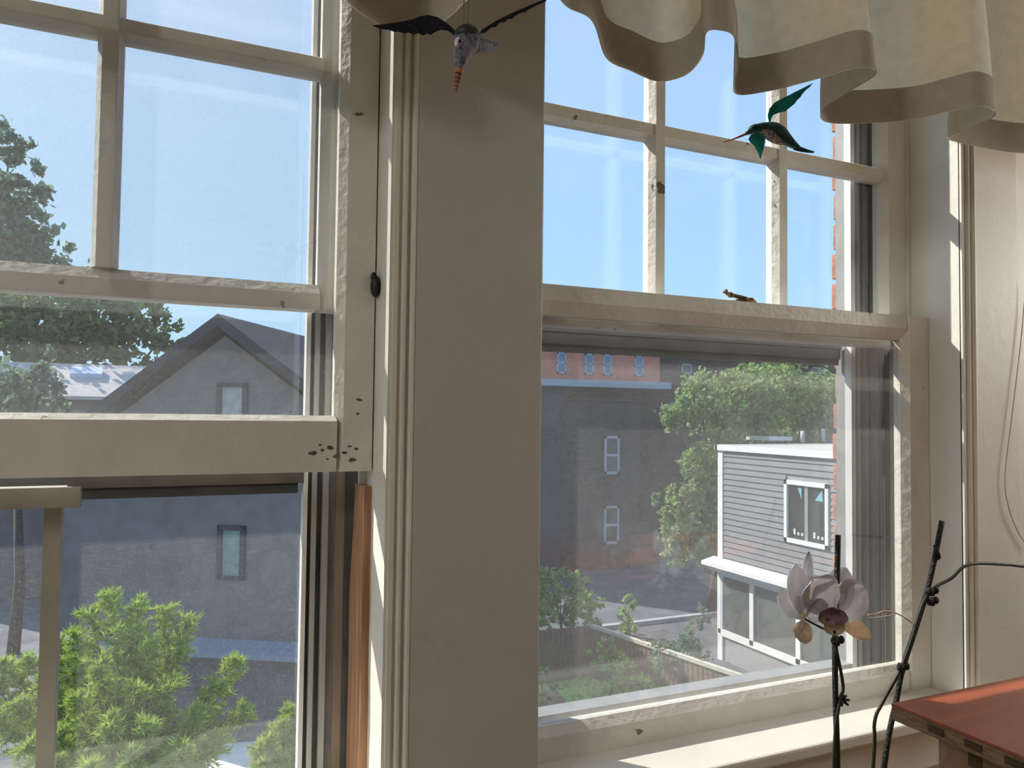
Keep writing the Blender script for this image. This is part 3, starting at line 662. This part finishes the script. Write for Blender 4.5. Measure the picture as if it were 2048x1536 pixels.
PIPE = mat('grey_vent_pipe', (.55,.58,.60), .5)
for (px, py0, py1) in ((1605,862,885),(1646,858,884)):
    q = PZ(px, py1, GTOP+.03); MB().tube([(q.x, q.y, GTOP+.03), (q.x, q.y, P(px, py0, q.y).z)], .06, 8).build('vent_pipe', PIPE, rf, True)
q0 = PZ(1530, 881, GTOP+.03); box('skylight', WT, rf, q0.x, q0.x+1.0, q0.y-.2, q0.y+.9, GTOP+.03, GTOP+.16)
wn = MB()
for a, b, c_, d in ((wy0, wy1, wz0, wz0+.10), (wy0, wy1, wz1-.10, wz1), (wy0, wy0+.09, wz0, wz1), (wy1-.09, wy1, wz0, wz1)): wn.box(GX-.07, GX+.01, a, b, c_, d)
wf = wn.build('window', WT, g1)
box('mullion', mat('grey_mullion', (.35,.34,.34), .5), wf, GX-.03, GX+.01, 13.56, 13.66, wz0+.1, wz1-.1)
for a, b in ((wy0+.09, 13.56), (13.66, wy1-.09)):
    box('pane', DKG, wf, GX-.012, GX-.004, a, b, wz0+.10, wz1-.10)
STB = mat('blue_window_sticker', (.25,.55,.65), .6); STW = mat('white_window_sticker', (.75,.76,.74), .6)
for yy in (13.25, 13.86):
    MB().prism([(GX-.016, yy-.09, wz1-.42), (GX-.016, yy+.03, wz1-.16), (GX-.016, yy-.09, wz1-.16)] if yy > 13.5 else [(GX-.016, yy-.13, wz1-.42), (GX-.016, yy+.10, wz1-.40), (GX-.016, yy-.10, wz1-.16)], (0,0,0), (.003,0,0)).build('sticker', STB, wf)
    for k in (-.14, -.02, .1): box('sticker', STW, wf, GX-.016, GX-.013, yy+k, yy+k+.06, wz0+.20, wz0+.20+.07*(1+(k > 0)))
# ledge and glazed porch below
lz = -3.95
MB().prism([(GX-.42, 0, lz-.05), (GX-.42, 0, lz+.04), (GX+.0, 0, lz+.14), (GX+.0, 0, lz-.05)], (0,GY0,0), (0,GY1+.25,0)).build('ledge', WT, g1)
box('gutter', WT, g1, GX-.30, GX, GY0, GY1+.15, lz-.16, lz-.05)
pf = MB()
for y in (GY1-.04, 15.42, 13.85, 12.3): pf.box(GX-.06, GX+.01, y-.07, y+.07, -5.80, lz-.05)
pf.box(GX-.06, GX+.01, GY0, GY1, -5.85, -5.68); pf.box(GX-.055, GX+.008, GY0, GY1, lz-.32, lz-.22)
pw = pf.build('porch_window', WT, g1)
ys = (GY1-.11, 15.42, 13.85, 12.3, GY0)
PGL = mat('porch_glass', (.12,.145,.145), .08, .3, .8, spec=.9)
for a, b in zip(ys[1:], ys[:-1]): box('pane', PGL, pw, GX-.02, GX-.012, a+.07, b-.07, -5.68, lz-.32)

# --- brown brick building with sash windows
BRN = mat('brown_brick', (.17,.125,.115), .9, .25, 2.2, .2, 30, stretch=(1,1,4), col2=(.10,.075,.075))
b1 = empty('brown_brick_building', (17,31,GZ), 'brown brick building with two stacked white sash windows and pale cornice', 'building')
box('wall', BRN, b1, 14.75, 18.76, 28, 36, GZ, 1.12)
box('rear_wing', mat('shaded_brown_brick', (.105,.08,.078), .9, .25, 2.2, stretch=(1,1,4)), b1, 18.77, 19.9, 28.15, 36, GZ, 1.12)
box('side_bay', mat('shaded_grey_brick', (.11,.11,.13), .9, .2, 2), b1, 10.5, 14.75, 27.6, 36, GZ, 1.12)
box('base_course', mat('red_brown_brick', (.30,.14,.10), .9, .3, 2), b1, 14.70, 18.8, 27.93, 28.0, GZ, -5.75)
CORN = mat('pale_blue_cornice', (.50,.56,.64), .6)
box('cornice', CORN, b1, 10.4, 19.9, 27.3, 28.1, 1.12, 1.40)
box('cornice_band', BRN, b1, 14.7, 18.8, 27.9, 28.0, .55, .72)
for za, zb_ in ((-2.52, -.91), (-5.45, -3.85)):
    fr = MB()
    for a, b, c_, d in ((16.97,17.07,za,zb_),(17.60,17.70,za,zb_),(16.97,17.70,za,za+.12),(16.97,17.70,zb_-.1,zb_),(17.07,17.60,(za+zb_)/2-.05,(za+zb_)/2+.05)): fr.box(a, b, 27.92, 28.01, c_, d)
    wf = fr.build('window', mat('pale_window_frame', (.62,.66,.72), .5), b1)
    for c_, d in ((za+.12, (za+zb_)/2-.05), ((za+zb_)/2+.05, zb_-.1)): box('pane', DKG, wf, 17.07, 17.60, 27.96, 27.975, c_, d)
b2 = empty('dark_brick_building', (28,38,GZ), 'dark brown brick block behind the leafy tree and grey building', 'building')
MB().prism([(21.9,31,0),(50,31,0),(62,44,0),(32.5,44,0)], (0,0,GZ), (0,0,4.8)).build('wall', mat('dark_brown_brick', (.10,.07,.065), .9, .25, 1.5, stretch=(1,1,4)), b2)
for k, (px, py0, py1) in enumerate(((1372,728,748),(1632,735,790),(1632,800,860))):
    a = P(px-10, py1, 31); b = P(px+10, py0, 31)
    fr = MB().box(a.x, b.x, 30.93, 31.0, a.z, a.z+.08).box(a.x, b.x, 30.93, 31.0, b.z-.08, b.z).box(a.x, a.x+.07, 30.93, 31.0, a.z, b.z).box(b.x-.07, b.x, 30.93, 31.0, a.z, b.z)
    wf = fr.build('window', mat('grey_window_frame', (.42,.45,.50), .5), b2); box('pane', DKG, wf, a.x+.07, b.x-.07, 30.96, 30.97, a.z+.08, b.z-.08)
b3 = empty('red_brick_building', (32,66,GZ), 'distant sunlit salmon red brick building above the pale cornice', 'building')
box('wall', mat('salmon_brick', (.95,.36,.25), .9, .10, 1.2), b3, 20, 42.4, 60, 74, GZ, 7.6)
for (xa, xb) in ((31.5,32.4),(34.3,35.2),(36.2,37.1),(39.6,40.5),(28.6,29.5)):
    for zz_ in (3.55, -.1):
        fr = MB()
        for a, b, c_, d in ((xa,xa+.12,zz_,zz_+1.9),(xb-.12,xb,zz_,zz_+1.9),(xa,xb,zz_,zz_+.15),(xa,xb,zz_+1.75,zz_+1.9),(xa,xb,zz_+.9,zz_+1.0)): fr.box(a, b, 59.9, 60.0, c_, d)
        wf = fr.build('window', mat('pale_frame_far', (.60,.68,.78), .5), b3); box('pane', mat('far_glass', (.30,.42,.52), .2), wf, xa+.12, xb-.12, 59.94, 59.96, zz_+.15, zz_+1.75)

# --- gabled grey house
PK = Vector((.986, 17.0, 1.995)); RD = Vector((.52, .855, 0)).normalized(); GD = Vector((.855, -.52, 0)).normalized()
hs = empty('gabled_house', (PK.x, PK.y, GZ), 'grey stucco house with dark pitched gable roof behind the conifer', 'house')
STU = mat('grey_stucco', (.235,.20,.185), .9, .12, 3, .1, 40)
ROOF = mat('charcoal_shingle', (.055,.055,.07), .85, .25, 5)
wp = PK-Vector((0,0,.43))+RD*.35; sl_, hwl, hwr = .72, 3.6, 3.0
def gp_(t, z, d=0): return wp+GD*t+RD*d+Vector((0,0,z-wp.z))
poly = [gp_(-hwl, GZ), gp_(hwr, GZ), gp_(hwr, wp.z-sl_*hwr), gp_(0, wp.z), gp_(-hwl, wp.z-sl_*hwl)]
MB().prism(poly, (0,0,0), RD*9).build('wall', STU, hs)
for sgn, hw in ((-1, hwl+.4), (1, hwr+.4)):
    q = [PK, PK+GD*sgn*hw-Vector((0,0,sl_*hw)), PK+GD*sgn*hw-Vector((0,0,sl_*hw+.22)), PK-Vector((0,0,.26))]
    if sgn > 0: q = q[::-1]
    MB().prism(q, (0,0,0), RD*9.7).build('roof', ROOF, hs)
TRIMD = mat('dark_window_trim', (.07,.06,.06), .7)
for (pa, pb_, gl_) in (((436,765),(495,850),(.52,.46,.44)), ((437,1050),(490,1160),(.26,.36,.30))):
    # find the window on the gable plane
    def ong(px, py):
        d = ray(px, py); nn = RD; t = wp.dot(nn)/d.dot(nn); return d*t
    A = ong(*pa); B = ong(*pb_); t0 = (A-wp).dot(GD); t1 = (B-wp).dot(GD); z1_, z0_ = A.z, B.z
    fr = MB()
    for a, b, c_, d in ((t0,t0+.11,z0_,z1_),(t1-.11,t1,z0_,z1_),(t0,t1,z0_,z0_+.08),(t0,t1,z1_-.10,z1_)):
        fr.prism([gp_(a,c_,-.06), gp_(b,c_,-.06), gp_(b,d,-.06), gp_(a,d,-.06)], (0,0,0), RD*.08)
    wf = fr.build('window', TRIMD, hs)
    MB().prism([gp_(t0+.11,z0_+.08,-.02), gp_(t1-.11,z0_+.08,-.02), gp_(t1-.11,z1_-.1,-.02), gp_(t0+.11,z1_-.1,-.02)], (0,0,0), RD*.015).build('pane', mat('pane_blind', gl_, .3, .15, 8), wf)
MB().prism([gp_(-hwl,-5.0,-.5), gp_(hwr,-5.0,-.5), gp_(hwr,-4.86,-.0), gp_(-hwl,-4.86,0)], (0,0,0), (0,0,.1)).build('ledge', mat('grey_ledge', (.28,.30,.34), .8), hs)
# --- pale roofed house further left
ph = empty('pale_roofed_house', (-2.5, 33, GZ), 'low house with pale tan pitched roof and white skylight between the trees', 'house')
box('wall', STU, ph, -7, 1.5, 31, 37, GZ, .35)
PR = mat('pale_tan_shingle', (.62,.55,.50), .85, .1, 4)
MB().prism([(-7.3,30.6,.30), (1.8,30.6,.30), (1.8,33.2,1.55), (-7.3,33.2,1.55)], (0,0,0), (0,0,.12)).build('roof', PR, ph)
MB().prism([(-7.3,33.2,1.55), (1.8,33.2,1.55), (1.8,37.4,.30), (-7.3,37.4,.30)], (0,0,0), (0,0,.12)).build('roof', PR, ph)
a = P(142,740,32.4); b = P(205,757,32.4)
MB().obox(((a.x+b.x)/2, 32.3, 1.30), ((b.x-a.x)/2, 0, 0), (0,.28,.135), (0,-.05,.11)).build('skylight', mat('white_skylight', (.75,.80,.95), .4), ph)

# --- fence
fn = empty('wooden_fence', (10.2,14.5,GZ), 'brown board fence with pale top rail between lawn and grey building', 'fence')
FA, FB = PZ(1195,1253,-5.2), PZ(1458,1341,-5.2); FB = FB+(FB-FA)*.25; FA = FA-(FB-FA)*.05; fd = (FB-FA).normalized(); L_ = (FB-FA).length
FW = mat('weathered_fence_board', (.28,.19,.14), .9, .25, 6); FR = mat('pale_fence_rail', (.66,.60,.48), .8)
nrm_ = Vector((-fd.y, fd.x, 0))
MB().obox((FA+FB)/2+Vector((0,0,-.03)), fd*(L_/2), nrm_*.05, Vector((0,0,.04))).build('top_rail', FR, fn)
k = 0; src = None; s_ = .07
while s_ < L_:
    c = FA+fd*s_
    if src is None:
        src = MB().obox((0,0,-EYE+.62), fd*.055, nrm_*.012, Vector((0,0,.62))).build('board', FW, fn); o = src
    else:
        o = src.copy(); COL.objects.link(o); o.parent = fn; o.matrix_parent_inverse = wm(fn).inverted()
    o.matrix_basis = Matrix.Translation((c.x, c.y, GZ+EYE)); s_ += .135
for s_ in (0, L_/3, 2*L_/3, L_):
    c = FA+fd*s_+nrm_*.06; MB().obox((c.x, c.y, GZ+.66), fd*.05, nrm_*.05, Vector((0,0,.66))).build('post', FW, fn)
GA = PZ(1070,1262,-5.2); GB_ = FA+Vector((-.02,.02,0)); gd = (GB_-GA).normalized(); gL = (GB_-GA).length; gn = Vector((-gd.y, gd.x, 0))
f2 = empty('board_fence', (GA.x, GA.y, GZ), 'short reddish board fence behind the lawn under the garden bush', 'fence')
FW2 = mat('reddish_fence_board', (.34,.19,.13), .9, .25, 6); src = None; s_ = .08
while s_ < gL:
    c = GA+gd*s_
    if src is None:
        src = MB().obox((0,0,-EYE+.64), gd*.06, gn*.012, Vector((0,0,.64))).build('board', FW2, f2); o = src
    else:
        o = src.copy(); COL.objects.link(o); o.parent = f2; o.matrix_parent_inverse = wm(f2).inverted()
    o.matrix_basis = Matrix.Translation((c.x, c.y, GZ+EYE+rng.uniform(-.01,.02))); s_ += .14
MB().obox((GA+GB_)/2+gn*.03+Vector((0,0,-.25)), gd*(gL/2), gn*.02, Vector((0,0,.04))).build('rail', FW2, f2)
q = P(1397,1342,12.5); tag(MB().obox((q.x-.15, q.y, GZ+.75), fd*.14, nrm_*.01, Vector((0,0,.10))).build('notice_board', mat('pale_notice', (.72,.72,.70), .6)), 'small pale plate fixed on the fence boards', 'plate')

# --- trees and shrubs
B_ = lambda px, py, Y, r: (tuple(P(px, py, Y)), r)
tree('leafy_tree', 'tall leafy green tree between brown brick building and grey clapboard building',
     [B_(1480,790,20.6,1.0), B_(1560,775,20.8,1.1), B_(1400,800,20.4,.85), B_(1350,825,20.3,.55), B_(1640,800,21,1.1), B_(1445,870,20.4,.8), B_(1400,930,20.2,.75), B_(1430,1000,20.2,.8),
      B_(1370,1000,20.2,.6), B_(1350,1060,20.0,.65), B_(1400,1080,20.1,.75), B_(1345,1110,20.0,.45), B_(1310,1000,20.0,.25), B_(1520,850,20.8,.8), B_(1600,850,21,.9), B_(1450,1080,20.3,.6)],
     (16.6,20.6,GZ), 1900, .175, LF_R)
tree('background_tree', 'dense green tree behind the pale roof, left of the gabled house',
     [B_(20,640,36,1.6), B_(110,630,37,1.7), B_(200,620,37,1.6), B_(280,640,38,1.4), B_(330,670,38,.9), B_(60,690,36,1.6), B_(170,690,37,1.5), B_(250,700,37,1.4), B_(-60,640,36,2.0)],
     (-2.5,38.5,GZ), 330, .33, LF_L, rad=.3)
tree('tall_tree', 'tall pale tree rising against the sky at the left edge',
     [B_(20,290,44,1.1), B_(60,360,44,.9), B_(10,400,44,1.7), B_(60,470,44,1.4), B_(10,500,44,1.9), B_(110,520,44,1.0), B_(70,550,44,1.7), B_(-60,420,44,2.6), B_(-90,520,44,2.6)],
     (-8.5,44,GZ), 260, .36, LF_P, rad=.3)
tree('pale_shrub_tree', 'loose pale green tree in front of the tan roof at the left edge',
     [B_(60,780,24,.75), B_(120,790,24,.6), B_(10,770,24,.8), B_(90,720,24,.5), B_(-50,780,24,1.0), B_(30,810,24,.9)], (-3.4,24,GZ), 420, .20, LF_P)
tree('garden_bush', 'tall garden bush at the edge of the lawn beside the pier',
     [B_(1095,1155,19.6,.5), B_(1150,1165,19.7,.45), B_(1180,1205,19.8,.42), B_(1120,1205,19.7,.55), B_(1085,1205,19.6,.5), B_(1180,1240,19.7,.35), B_(1085,1245,19.6,.35), B_(1140,1240,19.7,.35)], (10.4,19.7,GZ), 2200, .12, LF_G, cat='bush', rad=.05)
tree('garden_shrub', 'slim shrub standing before the dark road', [B_(1258,1210,19.4,.30), B_(1250,1240,19.4,.34), B_(1262,1270,19.4,.3)], tuple(PZ(1258,1290,GZ)), 2000, .11, LF_G, cat='bush', rad=.03)
tree('garden_shrub', 'round shrub growing over the fence near the grey building', [B_(1370,1270,14.6,.42), B_(1400,1240,14.8,.30), B_(1340,1290,14.5,.38), B_(1310,1320,14.3,.35), B_(1385,1310,14.4,.38)], tuple(PZ(1370,1400,GZ)), 2200, .085, LF_P, cat='bush', rad=.04)
tree('garden_shrub', 'low leafy shrub on the lawn side of the fence', [B_(1240,1330,14.6,.3), B_(1270,1350,14.4,.35), B_(1225,1360,14.5,.25), B_(1290,1380,14.2,.3)], tuple(PZ(1235,1420,GZ)), 2200, .08, LF_G, cat='bush', rad=.03)
tree('garden_shrub', 'tall weedy shrub beside the far end of the pale fence rail', [B_(1215,1300,15.6,.3), B_(1200,1330,15.4,.28), B_(1235,1290,15.8,.25), B_(1310,1300,15.0,.28), B_(1190,1290,15.6,.25)], tuple(PZ(1215,1400,GZ)), 2000, .08, LF_G, cat='bush', rad=.03)
q = P(1294,1303,15.2)
tag(MB().ball(q, .17, .17, .16, 12, 8).tube([q, Vector((q.x, q.y, GZ))], .02, 6).build('garden_lantern', mat('orange_lantern', (.75,.22,.10), .6), None, True), 'small orange round garden ornament among the shrubs', 'ornament')
tree('dark_shrub', 'dark leafy shrub at the bottom of the right window beside the pier', [B_(1082,1345,11,.14), B_(1100,1370,11,.13), B_(1085,1395,11,.13)], tuple(PZ(1085,1600,GZ)), 900, .10, leafmat('dark_leaf', (.03,.06,.03), (.10,.16,.07)), cat='bush', rad=.03)

# feathery conifers in the foreground
def conifer(name, label, tips, base, spread=.33):
    rt = empty(name, base, label, 'tree', 'feathery conifers in the yard')
    C = []; D = []; bm_ = MB(); b = Vector(base)
    root = Vector((b.x, b.y, min(t.z for t in tips)-.6))
    bm_.tube([b, root], [.09, .05], 8)
    for tip in tips:
        st_ = root.lerp(tip, .15)+Vector((rng.uniform(-.1,.1), rng.uniform(-.1,.2), -.1)); mid = st_.lerp(tip, .55)+Vector((0,0,-.06))
        path = catmull([root, st_, mid, tip], 10); bm_.tube(path, [.02*(1-i/len(path))+.002 for i in range(len(path))], 5)
        for i in range(8, len(path)):
            f = i/(len(path)-1); ax = (path[i]-path[i-1]).normalized()
            for k in range(5):
                s = Vector((rng.gauss(0,1), rng.gauss(0,1), rng.gauss(.25,.6))); s = (s-ax*s.dot(ax)*.7).normalized(); dr = (ax*.75+s*.8).normalized()
                ln = spread*(1.05-f*.72)*rng.uniform(.5,1.1)
                for j in range(12):
                    q = path[i]+dr*(ln*(j+1)/12)+Vector((0,0,-.02*(j/9)**2))
                    for w_ in range(4):
                        d2 = (dr+Vector((rng.gauss(0,.6), rng.gauss(0,.6), rng.gauss(.05,.6)))).normalized(); C.append(q); D.append(d2)
    bm_.build('branches', mat('reddish_bark', (.30,.19,.11), .9), rt, True)
    C = np.array(C); D = np.array(D); n = len(C); e = nrg.normal(size=(n,3)); sd = np.cross(D, e); sd /= np.linalg.norm(sd, axis=1)[:,None]
    s = (.062*nrg.uniform(.5,1.3,n))[:,None]; V = np.stack([C-sd*s*.085, C+sd*s*.085, C+D*s], 1).reshape(-1,3); V[:,2] += EYE
    me = bpy.data.meshes.new('foliage'); me.from_pydata(V.tolist(), [], np.arange(n*3).reshape(-1,3).tolist()); me.materials.append(LF_C)
    o = bpy.data.objects.new('foliage', me); COL.objects.link(o); o['kind'] = 'stuff'; o.parent = rt; o.matrix_parent_inverse = wm(rt).inverted()
tp = [(218,1195,7.0),(275,1215,6.9),(180,1230,7.1),(330,1225,7.0),(375,1245,6.9),(360,1285,6.8),(150,1270,7.0),(250,1260,6.8),(300,1290,6.7),(470,1325,6.8),(430,1370,6.6),(490,1420,6.6),(200,1330,6.5),(120,1290,7.2),
      (60,1320,7.2),(10,1330,7.3),(-40,1340,7.2),(90,1370,6.9),(160,1400,6.4),(270,1380,6.4),(340,1370,6.4),(390,1430,6.3),(40,1410,6.8),(-20,1430,6.8),(300,1450,6.1),(220,1450,6.1),(120,1470,6.3),(440,1480,6.3),(360,1500,6.0),(60,1490,6.4),(260,1520,5.9),(180,1530,5.9)]
conifer('feathery_conifer', 'bright green feathery conifer filling the lower left window', [P(*t) for t in tp], (-.15, 7.0, GZ))
tp2 = [(580,1420,7.6),(560,1450,7.5),(535,1480,7.4),(515,1500,7.3),(590,1490,7.4),(560,1520,7.3),(620,1440,7.5),(640,1480,7.5),(520,1530,7.2)]
conifer('feathery_conifer', 'smaller green conifer tip beside the storm track of the left window', [P(*t) for t in tp2], (1.35, 7.6, GZ), .28)
